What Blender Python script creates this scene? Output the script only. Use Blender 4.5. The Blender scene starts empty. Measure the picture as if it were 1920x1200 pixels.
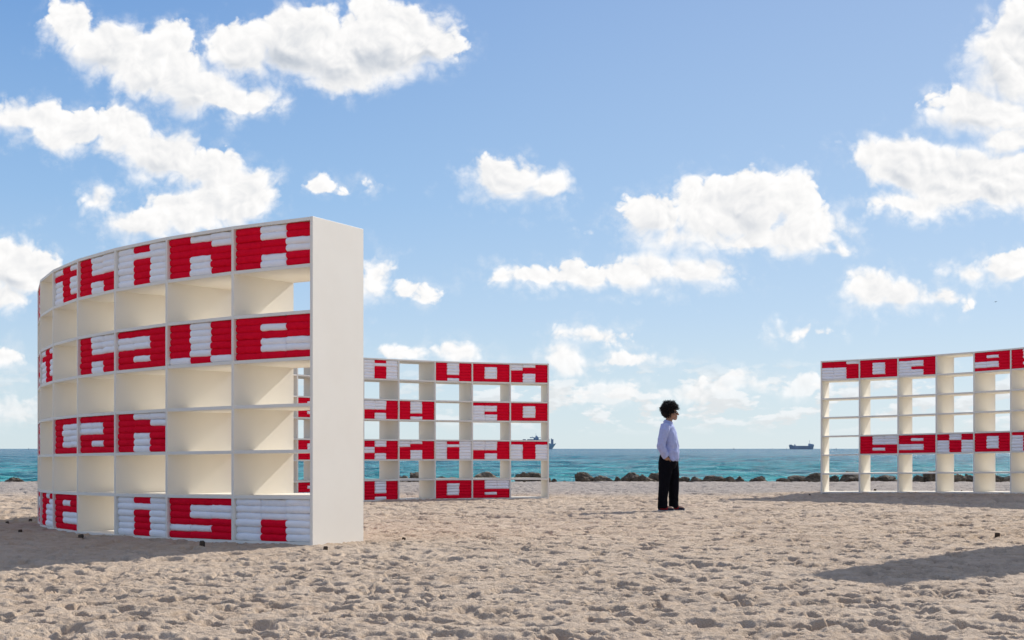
import bpy, bmesh, math, random
import numpy as np
from mathutils import Vector, Matrix

random.seed(7)
rng = np.random.default_rng(11)
scene = bpy.context.scene
COL = scene.collection
R = math.radians

# ------------------------------------------------------------------ camera, sky, sun, exposure
EYE = 1.10                      # eye height over the datum
F = 2561.5                      # focal length in pixels of the 1920 px wide photograph
HZ = 841.0                      # row of the horizon in the photograph
cam = bpy.data.cameras.new('camera')
cam.sensor_width = 36.0
cam.lens = 36.0 * F / 1920.0
cam.shift_y = (HZ - 600.0) / 1920.0
cam.clip_start = 0.1
cam.clip_end = 40000.0
camo = bpy.data.objects.new('camera', cam)
camo.location = (0, 0, EYE)
camo.rotation_euler = (R(90), 0, 0)
COL.objects.link(camo)
scene.camera = camo

SUN_EL = R(34.8)
SUN_AZ = R(41.5)        # clockwise from +Y
sdir = Vector((math.sin(SUN_AZ) * math.cos(SUN_EL), math.cos(SUN_AZ) * math.cos(SUN_EL), math.sin(SUN_EL)))
sun = bpy.data.lights.new('sun', 'SUN')
sun.energy = 4.2
sun.angle = R(0.53)
sun.color = (1.0, 0.955, 0.88)
suno = bpy.data.objects.new('sun', sun)
suno.rotation_euler = sdir.to_track_quat('Z', 'Y').to_euler()
COL.objects.link(suno)

vs = scene.view_settings
vs.view_transform = 'Standard'
vs.look = 'None'
vs.exposure = 0.38
vs.gamma = 1.0
vs.use_curve_mapping = False
scene.render.engine = 'CYCLES'
cy = scene.cycles
cy.use_denoising = True
cy.max_bounces = 8
cy.diffuse_bounces = 5
cy.glossy_bounces = 3
cy.transmission_bounces = 2
cy.caustics_reflective = False
cy.caustics_refractive = False
cy.sample_clamp_indirect = 8.0


class NT:
    """small helper for building node trees"""
    def __init__(self, tree):
        self.t = tree
        self.n = tree.nodes
        self.l = tree.links

    def _in(self, sock, v):
        if v is None:
            return
        if isinstance(v, bpy.types.NodeSocket):
            self.l.new(v, sock)
        else:
            sock.default_value = v

    def m(self, op, a, b=None, c=None, clamp=False):
        n = self.n.new('ShaderNodeMath')
        n.operation = op
        n.use_clamp = clamp
        for s, v in zip(n.inputs, (a, b, c)):
            self._in(s, v)
        return n.outputs[0]

    def v(self, op, a, b=None, c=None):
        n = self.n.new('ShaderNodeVectorMath')
        n.operation = op
        for s, x in zip(n.inputs, (a, b, c)):
            self._in(s, x)
        return n.outputs['Value'] if op in ('LENGTH', 'DOT_PRODUCT', 'DISTANCE') else n.outputs['Vector']

    def sep(self, v):
        n = self.n.new('ShaderNodeSeparateXYZ')
        self._in(n.inputs[0], v)
        return n.outputs[0], n.outputs[1], n.outputs[2]

    def comb(self, x, y, z):
        n = self.n.new('ShaderNodeCombineXYZ')
        for s, x_ in zip(n.inputs, (x, y, z)):
            self._in(s, x_)
        return n.outputs[0]

    def noise(self, vec, scale, detail=4.0, rough=0.5, lac=2.0, dist=0.0, color=False):
        n = self.n.new('ShaderNodeTexNoise')
        n.inputs['Scale'].default_value = scale
        n.inputs['Detail'].default_value = detail
        n.inputs['Roughness'].default_value = rough
        n.inputs['Lacunarity'].default_value = lac
        n.inputs['Distortion'].default_value = dist
        self._in(n.inputs['Vector'], vec)
        return n.outputs['Color'] if color else n.outputs['Fac']

    def ss(self, x, lo, hi, a=0.0, b=1.0, kind='SMOOTHSTEP'):
        n = self.n.new('ShaderNodeMapRange')
        n.interpolation_type = kind
        n.clamp = True
        self._in(n.inputs[0], x)
        for i, v in enumerate((lo, hi, a, b)):
            self._in(n.inputs[i + 1], v)
        return n.outputs[0]

    def mix(self, f, a, b, blend='MIX'):
        n = self.n.new('ShaderNodeMix')
        n.data_type = 'RGBA'
        n.blend_type = blend
        self._in(n.inputs[0], f)
        self._in(n.inputs[6], a)
        self._in(n.inputs[7], b)
        return n.outputs[2]

    def ramp(self, f, stops):
        n = self.n.new('ShaderNodeValToRGB')
        cr = n.color_ramp
        while len(cr.elements) < len(stops):
            cr.elements.new(0.5)
        for e, (p, c) in zip(cr.elements, stops):
            e.position = p
            e.color = c if len(c) == 4 else (*c, 1)
        self._in(n.inputs[0], f)
        return n.outputs[0]


def rgb(*c):
    return (c[0], c[1], c[2], 1.0)


# ---- world: daylight sky with cumulus, laid out by direction (kilo-units of the view tangent)
world = bpy.data.worlds.new('World')
scene.world = world
world.use_nodes = True
W = NT(world.node_tree)
W.n.clear()
wout = W.n.new('ShaderNodeOutputWorld')
bg = W.n.new('ShaderNodeBackground')
SKY_STR = 0.10
bg.inputs[1].default_value = SKY_STR
W.l.new(bg.outputs[0], wout.inputs[0])
sky = W.n.new('ShaderNodeTexSky')
sky.sky_type = 'NISHITA'
sky.sun_disc = False
sky.sun_elevation = SUN_EL
sky.sun_rotation = SUN_AZ
sky.altitude = 0.0
sky.air_density = 1.0
sky.dust_density = 0.2
sky.ozone_density = 2.2

# cloud lobes: x, y, rx, ry  (x to the right, y down, thousandths; horizon at HZ)
LOBES = [
    # top long cloud
    (460, 98, 80, 48), (555, 78, 95, 72), (640, 112, 105, 66), (735, 80, 110, 78), (815, 88, 62, 48), (705, 18, 45, 30), (580, 28, 45, 30),
    # left upper cloud
    (130, 52, 55, 48), (212, 95, 78, 56), (290, 132, 100, 62), (365, 165, 82, 50), (440, 188, 78, 26), (315, 78, 45, 32),
    # left long band
    (35, 222, 75, 30), (130, 252, 95, 42), (225, 248, 72, 48), (300, 290, 92, 50), (392, 312, 70, 46), (432, 368, 90, 62),
    (352, 402, 84, 45), (270, 420, 76, 34), (195, 385, 34, 20),
    # left edge
    (28, 500, 68, 58), (8, 545, 52, 34), (5, 668, 36, 22), (20, 765, 50, 22),
    # small centre puff
    (948, 340, 62, 42), (1012, 348, 42, 30), (962, 368, 56, 20),
    # centre right cumulus
    (1228, 412, 68, 42), (1318, 402, 72, 72), (1402, 388, 92, 66), (1482, 392, 52, 62), (1500, 440, 86, 44), (1400, 446, 80, 30), (1290, 442, 118, 30), (1562, 468, 32, 14),
    # its lower flat companion
    (1000, 517, 74, 19), (1095, 513, 88, 26), (1200, 506, 92, 34), (1292, 512, 80, 32), (1240, 543, 50, 9),
    # big right cloud
    (1900, 110, 92, 92), (1850, 208, 105, 54), (1935, 40, 60, 52), (1702, 312, 95, 52), (1640, 292, 52, 32), (1792, 330, 115, 66), (1895, 340, 95, 62), (1760, 374, 130, 30), (1895, 258, 70, 34),
    (1630, 540, 48, 40), (1692, 556, 74, 28), (1762, 562, 42, 20),
    (1893, 496, 62, 36), (1828, 513, 46, 17),
    # wisps and low ones
    (622, 346, 60, 15, 11.0), (698, 520, 26, 38), (768, 544, 32, 17),
    (1110, 636, 62, 22), (1058, 682, 42, 30), (1186, 678, 46, 12), (857, 664, 44, 22), (1505, 620, 27, 8),
    (1150, 737, 72, 20), (1400, 718, 62, 18), (1500, 722, 40, 15), (1285, 742, 55, 15), (760, 667, 20, 8),
]


def lobe_field(p):
    """signed field (thousandths): positive inside the union of the lobes"""
    acc = None
    for (x, y, rx, ry, *thin) in LOBES:
        a, b = 1.0 / rx, 1.0 / ry
        q = W.v('MULTIPLY_ADD', p, (a, b, 0.0), (-x * a, -y * b, 0.0))
        ln = W.v('LENGTH', q)
        r = min(rx, ry * 1.3)
        s = W.m('MULTIPLY_ADD', ln, -r, r - (thin[0] if thin else 0.0))
        acc = s if acc is None else W.m('SMOOTH_MAX', acc, s, 9.0)
    return acc


tc = W.n.new('ShaderNodeTexCoord')
D = tc.outputs['Generated']
dx, dy, dz = W.sep(D)
front = W.m('GREATER_THAN', dy, 0.05)
ysafe = W.m('MAXIMUM', dy, 0.05)
u = W.m('MULTIPLY_ADD', W.m('DIVIDE', dx, ysafe), F, 960.0)
v_ = W.m('MULTIPLY_ADD', W.m('DIVIDE', dz, ysafe), -F, HZ)
P = W.comb(u, v_, 0.0)
# one warp for the big outlines
wn = W.noise(P, 1 / 130.0, 3.0, 0.55, color=True)
Pw = W.v('MULTIPLY_ADD', W.v('SUBTRACT', wn, (0.5, 0.5, 0.5)), (75.0, 58.0, 0.0), P)
F0 = lobe_field(Pw)


def billow(p):
    acc = None
    for sc, w in ((1 / 64.0, 1.0), (1 / 29.0, 0.52), (1 / 13.0, 0.26)):
        n = W.noise(p, sc, 0.0, 0.5)
        b_ = W.m('ABSOLUTE', W.m('MULTIPLY_ADD', n, 2.0, -1.0))
        acc = W.m('MULTIPLY', b_, w) if acc is None else W.m('MULTIPLY_ADD', b_, w, acc)
    return acc


SUNSHIFT = (17.0, -24.0, 0.0)
F1 = lobe_field(W.v('ADD', Pw, SUNSHIFT))
slope = W.m('SUBTRACT', F1, F0)                 # positive on the side turned away from the sun
n0 = W.m('SUBTRACT', W.noise(P, 1 / 74.0, 9.0, 0.60), 0.5)
b0 = billow(Pw)
b1 = billow(W.v('ADD', Pw, (7.0, -10.0, 0.0)))
away = W.ss(slope, -12.0, 26.0)
dens = W.m('MULTIPLY_ADD', n0, 84.0, F0)
dens = W.m('MULTIPLY_ADD', W.m('SUBTRACT', b0, 0.08), 34.0, dens)
# small far cumuli low over the sea and scattered wisps
lowp = W.v('MULTIPLY', P, (1.0, 2.4, 1.0))
ln_ = W.noise(lowp, 1 / 92.0, 7.0, 0.58)
band = W.m('MULTIPLY', W.ss(v_, 655.0, 735.0), W.ss(v_, 822.0, 780.0))
band = W.m('MULTIPLY', band, W.ss(u, 640.0, 1050.0, 0.45, 1.0))
lowd = W.m('MULTIPLY', W.ss(ln_, 0.485, 0.56), W.m('MULTIPLY', band, 0.88))
# clouds beyond the frame: scattered cumulus, made denser and brighter to lift the shade
zs = W.m('ADD', W.m('MAXIMUM', dz, 0.0), 0.16)
gp = W.comb(W.m('DIVIDE', dx, zs), W.m('DIVIDE', dy, zs), 0.0)
gn = W.noise(gp, 1.35, 8.0, 0.58)
gcl = W.ss(gn, 0.50, 0.62)
side = W.m('MAXIMUM', W.ss(W.m('ABSOLUTE', W.m('SUBTRACT', u, 960.0)), 1060.0, 1500.0), W.ss(v_, -80.0, -420.0))
side = W.m('MAXIMUM', side, W.m('SUBTRACT', 1.0, front))
side = W.m('MULTIPLY', side, W.ss(dz, 0.02, 0.12))
gcl = W.m('MULTIPLY', W.m('MULTIPLY', gcl, side), 0.9)

soft = W.noise(P, 1 / 150.0, 2.0, 0.5)
edge = W.m('ADD', W.ss(away, 0.0, 1.0, 12.0, 36.0), W.ss(soft, 0.38, 0.68, 0.0, 26.0))
alpha = W.ss(W.m('DIVIDE', dens, edge), -0.15, 1.0)
veil = W.m('MULTIPLY', W.ss(dens, -34.0, 22.0), W.ss(W.noise(P, 1 / 46.0, 5.0, 0.6), 0.44, 0.68, 0.0, 0.42))
alpha = W.m('MAXIMUM', alpha, veil)
alpha = W.m('MULTIPLY', alpha, front)
alpha = W.m('MULTIPLY', alpha, W.ss(v_, 812.0, 640.0, 0.45, 1.0))
# the side towards the sun reads bright, the far side and the thick middle read pale grey
relief_ = W.m('SUBTRACT', b0, b1)
lum = W.m('MULTIPLY_ADD', relief_, 0.15, 0.96)
lum = W.m('MULTIPLY_ADD', n0, 0.22, lum)
thick = W.ss(dens, 12.0, 70.0)
nb = W.noise(Pw, 1 / 165.0, 3.0, 0.45)
shade = W.m('MULTIPLY', W.m('MULTIPLY_ADD', away, 0.70, 0.30), W.ss(nb, 0.30, 0.64, 0.25, 1.0))
lum = W.m('SUBTRACT', lum, W.m('MULTIPLY', W.m('MULTIPLY', shade, thick), 0.25))
lum = W.m('MINIMUM', W.m('MAXIMUM', lum, 0.5), 1.08)
cold = W.mix(W.ss(lum, 0.60, 0.97), rgb(0.68, 0.765, 0.89), rgb(1.0, 0.992, 0.985))
CL = 7.9
ccol = W.v('SCALE', cold, None)
ccol.node.inputs['Scale'].default_value = 1.0
W._in(ccol.node.inputs['Scale'], W.m('MULTIPLY', lum, CL))
# clear sky: the daylight sky, its haze towards the horizon
KS = 1.0 / (SKY_STR * 2 ** 0.38)
def sk(r_, g_, b_):
    return tuple((((q / 255 + 0.055) / 1.055) ** 2.4) for q in (r_, g_, b_))
grad = W.ramp(W.ss(dz, 0.0, 0.8, 0.0, 1.0, 'LINEAR'), [(0.0, sk(208, 226, 234)), (0.05, sk(201, 222, 236)), (0.12, sk(179, 208, 237)), (0.22, sk(151, 190, 232)), (0.39, sk(113, 159, 217)), (0.7, sk(80, 126, 192)), (1.0, sk(64, 108, 176))])
sdot = W.v('DOT_PRODUCT', D, tuple(sdir))
grad = W.mix(W.ss(sdot, 0.52, 1.0, 0.0, 0.36), grad, (*sk(214, 226, 242), 1.0))
gradk = W.v('SCALE', grad)
gradk.node.inputs['Scale'].default_value = KS
skyc = W.mix(0.90, sky.outputs[0], gradk)
lowsh = W.ss(W.m('SUBTRACT', ln_, W.noise(W.v('ADD', lowp, (8.0, -24.0, 0.0)), 1 / 92.0, 3.0, 0.5)), -0.06, 0.08, 0.86, 1.0)
lowc = W.v('SCALE', (6.85, 7.1, 7.25))
W._in(lowc.node.inputs['Scale'], lowsh)
res = W.mix(lowd, skyc, lowc)
res = W.mix(gcl, res, rgb(10.6, 10.5, 10.4))
res = W.mix(alpha, res, ccol)
W.l.new(res, bg.inputs[0])


# ------------------------------------------------------------------ helpers
def prop(o, label=None, cat=None, group=None, kind=None):
    if label: o['label'] = label
    if cat: o['category'] = cat
    if group: o['group'] = group
    if kind: o['kind'] = kind
    return o


def link(name, me, mats=(), parent=None, loc=None):
    o = bpy.data.objects.new(name, me)
    COL.objects.link(o)
    if me is not None:
        for m_ in mats:
            if m_.name not in [x.name for x in me.materials if x]:
                me.materials.append(m_)
    if parent is not None:
        o.parent = parent
    if loc is not None:
        o.location = loc
    return o


def empty(name, loc, rz=0.0):
    o = bpy.data.objects.new(name, None)
    o.empty_display_size = 0.2
    o.location = loc
    o.rotation_euler = (0, 0, rz)
    COL.objects.link(o)
    return o


def mesh(name, verts, faces, smooth=False):
    me = bpy.data.meshes.new(name)
    me.from_pydata([tuple(map(float, p)) for p in verts], [], [tuple(map(int, f)) for f in faces])
    me.update()
    if smooth:
        me.polygons.foreach_set('use_smooth', [True] * len(me.polygons))
    return me


def grid_mesh(name, X, Y, Z, smooth=True):
    r, c = X.shape
    co = np.stack([X, Y, Z], -1).reshape(-1, 3).astype(np.float32)
    i = np.arange(r * c).reshape(r, c)
    q = np.stack([i[:-1, :-1], i[:-1, 1:], i[1:, 1:], i[1:, :-1]], -1).reshape(-1, 4)
    me = bpy.data.meshes.new(name)
    me.vertices.add(len(co))
    me.vertices.foreach_set('co', co.ravel())
    me.loops.add(q.size)
    me.loops.foreach_set('vertex_index', q.ravel().astype(np.int32))
    me.polygons.add(len(q))
    me.polygons.foreach_set('loop_start', (np.arange(len(q)) * 4).astype(np.int32))
    me.polygons.foreach_set('loop_total', np.full(len(q), 4, np.int32))
    me.polygons.foreach_set('use_smooth', np.full(len(q), smooth))
    me.update(calc_edges=True)
    return me


def mat(name):
    m_ = bpy.data.materials.new(name)
    m_.use_nodes = True
    t = NT(m_.node_tree)
    b = t.n['Principled BSDF']
    return m_, t, b


def bump(t, b, h, strength, dist):
    n = t.n.new('ShaderNodeBump')
    n.inputs['Strength'].default_value = strength
    n.inputs['Distance'].default_value = dist
    t._in(n.inputs['Height'], h)
    t.l.new(n.outputs[0], b.inputs['Normal'])
    return n


def objco(t):
    return t.n.new('ShaderNodeTexCoord').outputs['Object']


def geopos(t):
    return t.n.new('ShaderNodeNewGeometry').outputs['Position']


# ------------------------------------------------------------------ materials
def m_sand():
    m_, t, b = mat('sand')
    p = geopos(t)
    a = t.noise(p, 0.55, 4, 0.6)
    f = t.noise(p, 60, 3, 0.65)
    g = t.noise(p, 6.0, 5, 0.6)
    base = t.mix(t.ss(a, 0.35, 0.68), rgb(0.450, 0.338, 0.243), rgb(0.522, 0.405, 0.300))
    base = t.mix(t.ss(g, 0.35, 0.70, 0.0, 0.55), base, rgb(0.605, 0.490, 0.375))
    base = t.mix(t.ss(f, 0.60, 0.75, 0.0, 0.40), base, rgb(0.24, 0.18, 0.13))
    base = t.mix(t.ss(f, 0.40, 0.28, 0.0, 0.5), base, rgb(0.66, 0.60, 0.53))
    # faint pink sand in random patches; darker grey strip high on the berm
    pk = t.noise(p, 0.22, 2, 0.5)
    base = t.mix(t.ss(pk, 0.60, 0.72, 0.0, 0.18), base, rgb(0.55, 0.36, 0.30))
    yy = t.sep(p)[1]
    base = t.mix(t.ss(yy, 31.0, 36.5, 0.0, 0.75), base, rgb(0.315, 0.285, 0.265))
    t.l.new(base, b.inputs['Base Color'])
    b.inputs['Roughness'].default_value = 0.95
    b.inputs['Specular IOR Level'].default_value = 0.15
    h = t.m('ADD', t.m('MULTIPLY', t.noise(p, 28, 5, 0.65), 1.0), t.m('MULTIPLY', t.noise(p, 150, 2, 0.6), 0.35))
    bump(t, b, h, 1.0, 0.026)
    return m_


def m_water():
    m_, t, b = mat('sea_water')
    p = geopos(t)
    px, py, pz = t.sep(p)
    # depth zones: pale over the sandbar, deep blue far out, streaked along the shore
    s1 = t.noise(t.v('MULTIPLY', p, (0.006, 0.022, 0.0)), 1.0, 4, 0.55)
    ld = t.m('LOGARITHM', t.m('MAXIMUM', py, 45.0), 10.0)
    z = t.m('MULTIPLY_ADD', t.m('SUBTRACT', s1, 0.5), 0.55, ld)
    f = t.ss(z, 1.75, 3.6, 0, 1, 'LINEAR')
    c = t.ramp(f, [(0.0, (0.090, 0.53, 0.475)), (0.18, (0.046, 0.365, 0.370)), (0.42, (0.015, 0.165, 0.235)), (0.66, (0.014, 0.115, 0.190)), (1.0, (0.012, 0.088, 0.168))])
    for k_, (a_, b_) in enumerate(((0.70, 2.2), (0.22, 0.75), (0.055, 0.21), (0.013, 0.055))):  # colour streaks; the finer ones paint in the light and dark of ripples
        s2 = t.noise(t.v('MULTIPLY', p, (a_, b_, 0.0)), 1.0, 4, 0.62)
        c = t.mix(t.ss(s2, 0.50, 0.64, 0.0, 0.55), c, rgb(0.008, 0.075, 0.125))
        c = t.mix(t.ss(s2, 0.46, 0.34, 0.0, 0.40), c, rgb(0.10, 0.40, 0.42))
    t.l.new(c, b.inputs['Base Color'])
    b.inputs['Roughness'].default_value = 0.22
    b.inputs['IOR'].default_value = 1.33
    b.inputs['Specular IOR Level'].default_value = 0.10
    n1 = t.noise(t.v('MULTIPLY', p, (0.9, 1.5, 1.0)), 1.0, 5, 0.65)
    n2 = t.noise(t.v('MULTIPLY', p, (0.12, 0.30, 1.0)), 1.0, 4, 0.6)
    h = t.m('MULTIPLY_ADD', n2, 2.2, n1)
    bump(t, b, h, 1.0, 0.85)
    return m_


def m_paint():
    m_, t, b = mat('cream_paint')
    p = geopos(t)
    n = t.noise(p, 1.6, 5, 0.6)
    c = t.mix(t.ss(n, 0.3, 0.75), rgb(0.82, 0.778, 0.695), rgb(0.795, 0.748, 0.662))
    sc = t.noise(t.v('MULTIPLY', p, (14, 14, 2.0)), 1.0, 6, 0.7)
    c = t.mix(t.ss(sc, 0.68, 0.80, 0.0, 0.22), c, rgb(0.58, 0.53, 0.46))
    t.l.new(c, b.inputs['Base Color'])
    b.inputs['Roughness'].default_value = 0.55
    b.inputs['Specular IOR Level'].default_value = 0.3
    bump(t, b, t.noise(p, 45, 3, 0.6), 0.08, 0.003)
    return m_


def m_towel(name, c0, c1):
    m_, t, b = mat(name)
    p = geopos(t)
    oi = t.n.new('ShaderNodeObjectInfo').outputs['Random']
    n = t.noise(p, 22, 4, 0.6)
    c = t.mix(t.ss(n, 0.3, 0.7), c0, c1)
    c = t.mix(t.m('MULTIPLY', oi, 0.35), c, c1)
    t.l.new(c, b.inputs['Base Color'])
    b.inputs['Roughness'].default_value = 1.0
    b.inputs['Specular IOR Level'].default_value = 0.05
    h = t.m('ADD', t.noise(p, 420, 2, 0.6), t.m('MULTIPLY', t.noise(p, 34, 3, 0.6), 0.6))
    bump(t, b, h, 0.45, 0.004)
    return m_


def m_rock(name, c0, c1, c2):
    m_, t, b = mat(name)
    p = geopos(t)
    n = t.noise(p, 3.2, 7, 0.68)
    c = t.mix(t.ss(n, 0.36, 0.66), c0, c1)
    c = t.mix(t.ss(t.noise(p, 9.0, 5, 0.7), 0.52, 0.70, 0.0, 0.8), c, c2)
    t.l.new(c, b.inputs['Base Color'])
    b.inputs['Roughness'].default_value = 0.9
    bump(t, b, t.noise(p, 9, 8, 0.72), 1.0, 0.10)
    return m_


def m_plain(name, c, rough=0.7, spec=0.3, var=0.15, scale=8.0, bmp=None):
    m_, t, b = mat(name)
    p = objco(t)
    n = t.noise(p, scale, 4, 0.6)
    d = [x * (1 - var) for x in c]
    t.l.new(t.mix(t.ss(n, 0.3, 0.7), rgb(*c), rgb(*d)), b.inputs['Base Color'])
    b.inputs['Roughness'].default_value = rough
    b.inputs['Specular IOR Level'].default_value = spec
    if bmp:
        bump(t, b, t.noise(p, bmp[0], 4, 0.6), bmp[1], bmp[2])
    return m_


M_SAND, M_SEA, M_PAINT = m_sand(), m_water(), m_paint()
M_RED = m_towel('red_terry', rgb(0.86, 0.008, 0.034), rgb(0.78, 0.005, 0.028))
M_WHITE = m_towel('white_terry', rgb(0.93, 0.92, 0.925), rgb(0.89, 0.88, 0.895))
M_ROCK = m_rock('dark_rock', rgb(0.060, 0.045, 0.031), rgb(0.150, 0.112, 0.072), rgb(0.26, 0.195, 0.125))
M_ROCK_T = m_rock('tan_rock', rgb(0.12, 0.092, 0.060), rgb(0.27, 0.205, 0.135), rgb(0.36, 0.28, 0.19))


# ------------------------------------------------------------------ the plan of the shelves
SH = 3.16                        # height of every shelf
RO, DEP = 9.0508, 0.8716         # outer radius, depth
TH = 1.0182 / RO                 # angle of one cell
T = 0.032                        # board thickness
SHELVES = {                      # centre, first angle, direction, top over the eye, tilt per cell, cells
    'near':  dict(c=(2.2367, 21.1393), a0=-2.0466, s=-1, top=2.2259, tilt=-0.0118, n=9),
    'left':  dict(c=(2.1404, 23.8147), a0=1.7278, s=1, top=1.9830, tilt=0.0026, n=9),
    'right': dict(c=(4.0257, 25.1659), a0=1.1493, s=-1, top=2.0893, tilt=0.0173, n=8),
    'edge':  dict(c=(1.265, 20.81), a0=-1.08, s=1, top=2.205, tilt=0.0, n=8),
}

# ------------------------------------------------------------------ ground
_prof = np.array([(-80, -0.90), (0, -0.915), (8, -0.935), (13, -0.945), (23.1, -1.047), (32, -1.130), (44, -1.16), (48, -1.165),
                  (50, -1.30), (54, -2.0), (62, -3.4), (90, -6.0), (400, -9.0)])
_ctrl = []
for k_, s_ in SHELVES.items():
    for i_ in range(s_['n'] + 1):
        a_ = s_['a0'] + s_['s'] * TH * i_
        for r_ in (RO + 0.1, RO - DEP * 0.5, RO - DEP - 0.1):
            _ctrl.append((s_['c'][0] + r_ * math.cos(a_), s_['c'][1] + r_ * math.sin(a_), s_['top'] + s_['tilt'] * i_ - SH + rng.uniform(0.0, 0.032)))
_ctrl = np.array(_ctrl)


def ground0(x, y):
    g = np.interp(y, _prof[:, 0], _prof[:, 1])
    return g


_cc = _ctrl[:, 2] - ground0(_ctrl[:, 0], _ctrl[:, 1])


def ground_rel(x, y):
    x = np.asarray(x, float)
    y = np.asarray(y, float)
    g = ground0(x, y)
    num = np.zeros_like(g)
    den = np.full_like(g, 0.35)
    for (cx_, cy_, _z), c_ in zip(_ctrl, _cc):
        w_ = np.exp(-((x - cx_) ** 2 + (y - cy_) ** 2) / (2 * 0.75 ** 2))
        num += w_ * c_
        den += w_
    return g + num / den


# footprint-trampled relief, one periodic tile
TN, TS = 1536, 15.36
RES = TS / TN


def spectral(lo, hi, power, seed):
    r = np.random.default_rng(seed)
    kx = np.fft.fftfreq(TN, RES)[:, None]
    ky = np.fft.fftfreq(TN, RES)[None, :]
    k = np.sqrt(kx ** 2 + ky ** 2)
    k[0, 0] = 1
    amp = np.where((k > 1 / hi) & (k < 1 / lo), k ** (-power), 0)
    h = np.fft.ifft2(np.fft.fft2(r.standard_normal((TN, TN))) * amp).real
    return h / h.std()


def relief_tile(seed, n):
    r = np.random.default_rng(seed)
    h = spectral(0.25, 1.6, 1.6, seed) * 0.004
    for i in range(n):
        L = 0.030 + 0.105 * r.random() ** 2.0
        Wd = L * r.uniform(0.42, 0.75)
        dep = min(L * r.uniform(0.25, 0.72), 0.046)
        x0, y0, an = r.uniform(0, TS), r.uniform(0, TS), r.uniform(0, math.pi)
        m = int(L * 2.2 / RES)
        ix = np.arange(-m, m + 1)
        XX, YY = np.meshgrid(ix * RES, ix * RES, indexing='ij')
        ca, sa = math.cos(an), math.sin(an)
        q1 = (XX * ca + YY * sa) / L
        q2 = (-XX * sa + YY * ca) / (Wd * (1 + 0.35 * q1.clip(-1, 1)))
        rr = np.sqrt(q1 ** 2 + q2 ** 2)
        pit = np.exp(-rr ** 9)
        tilt_ = 1 + 0.5 * q1 * r.uniform(-1, 1)
        rim = np.exp(-((rr - 1.28) / 0.24) ** 2) * (0.75 + 0.5 * np.sin(np.arctan2(q2, q1) + r.uniform(0, 6.3)))
        gi = (int(x0 / RES) + ix)[:, None] % TN
        gj = (int(y0 / RES) + ix)[None, :] % TN
        h[gi, gj] = h[gi, gj] * (1 - 0.9 * pit) - dep * pit * tilt_ + 0.09 * dep * rim
    h += spectral(0.04, 0.22, 0.7, seed + 5) * 0.0022
    ridg = np.abs(spectral(0.12, 0.6, 1.2, seed + 9))
    h += (0.6 - ridg.clip(0, 1.4)) * 0.0015
    return h


TILE = relief_tile(3, 8500)
TILE2 = relief_tile(8, 7500)


def sample(tile, x, y):
    fx, fy = (x / RES) % TN, (y / RES) % TN
    i, j = np.floor(fx).astype(int), np.floor(fy).astype(int)
    a, b = fx - i, fy - j
    i %= TN; j %= TN
    i2, j2 = (i + 1) % TN, (j + 1) % TN
    return (tile[i, j] * (1 - a) + tile[i2, j] * a) * (1 - b) + (tile[i, j2] * (1 - a) + tile[i2, j2] * a) * b


PERSON = (2.635, 23.10)


def relief(x, y):
    h = 0.90 * sample(TILE, 1.22 * x, 1.22 * y) + 0.30 * sample(TILE2, 0.83 * x - 0.56 * y + 4.1, 0.56 * x + 0.83 * y + 1.7)
    h += np.clip((17 - y) / 6, 0, 1) * 0.22 * sample(TILE2, 2.3 * x + 0.7 * y, 2.3 * y - 0.7 * x + 3.0)
    h += np.clip((y - 12) / 16, 0, 1) * 1.5 * sample(TILE2, 0.47 * x + 2.0, 0.47 * y + 5.0)
    k = np.ones_like(h)
    k *= 1 - 0.75 * np.exp(-((x - PERSON[0]) ** 2 + (y - PERSON[1]) ** 2) / 0.16)
    k *= np.clip(1.0 - (y - 33) / 10, 0.9, 1.0)
    k *= np.clip((52 - y) / 3, 0, 1)
    return h * k * 1.32


def ground(x, y):
    x = np.asarray(x, float); y = np.asarray(y, float)
    return EYE + ground_rel(x, y) + relief(x, y)


ts = np.concatenate([[-40, -12, -5, -2.4, -1.4, -0.9, -0.66, -0.54], np.arange(-0.45, 0.4501, 0.0015), [0.54, 0.66, 0.9, 1.4, 2.4, 5, 12, 40]])
ys = [4.6]
while ys[-1] < 52.5:
    ys.append(ys[-1] * 1.0017)
ys = np.concatenate([[-120, -60, -30, -14, -7, -3, -1, 0.5, 1.6, 2.5, 3.2], ys, [54, 57, 62, 70, 90, 140, 400]])
YY, TT = np.meshgrid(ys, ts, indexing='ij')
XX = TT * np.maximum(YY, 4.6)
ZZ = EYE + ground_rel(XX, YY) + relief(XX, YY)
sand = prop(link('sand', grid_mesh('sand', XX, YY, ZZ), [M_SAND]), 'pale trampled beach sand full of footprints', kind='structure')

# ------------------------------------------------------------------ sea
SEA = EYE - 2.45
ys = [47.0]
while ys[-1] < 14000:
    ys.append(ys[-1] * 1.0045 if ys[-1] < 900 else ys[-1] * 1.03)
ts = np.concatenate([[-30, -8, -3, -1.5, -0.8], np.arange(-0.48, 0.481, 0.003), [0.8, 1.5, 3, 8, 30]])
YY, TT = np.meshgrid(np.array(ys), ts, indexing='ij')
XX = TT * YY
ZZ = np.full_like(XX, SEA)
for i in range(46):
    wl = 10 ** rng.uniform(math.log10(0.9), math.log10(11))
    an = rng.normal(-math.pi / 2, 0.55)
    kk = 2 * math.pi / wl
    amp = 0.0105 * wl ** 0.85
    ph = kk * (XX * math.cos(an) + YY * math.sin(an)) + rng.uniform(0, 6.28)
    sp = np.maximum(YY * 0.0045, 0.2)
    ZZ += amp * np.sin(ph + 0.35 * np.sin(ph)) * np.clip(wl / (3.2 * sp) - 0.6, 0, 1)
prop(link('sea', grid_mesh('sea', XX, YY, ZZ), [M_SEA]), 'choppy turquoise sea turning blue towards the horizon', kind='structure')


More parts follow.
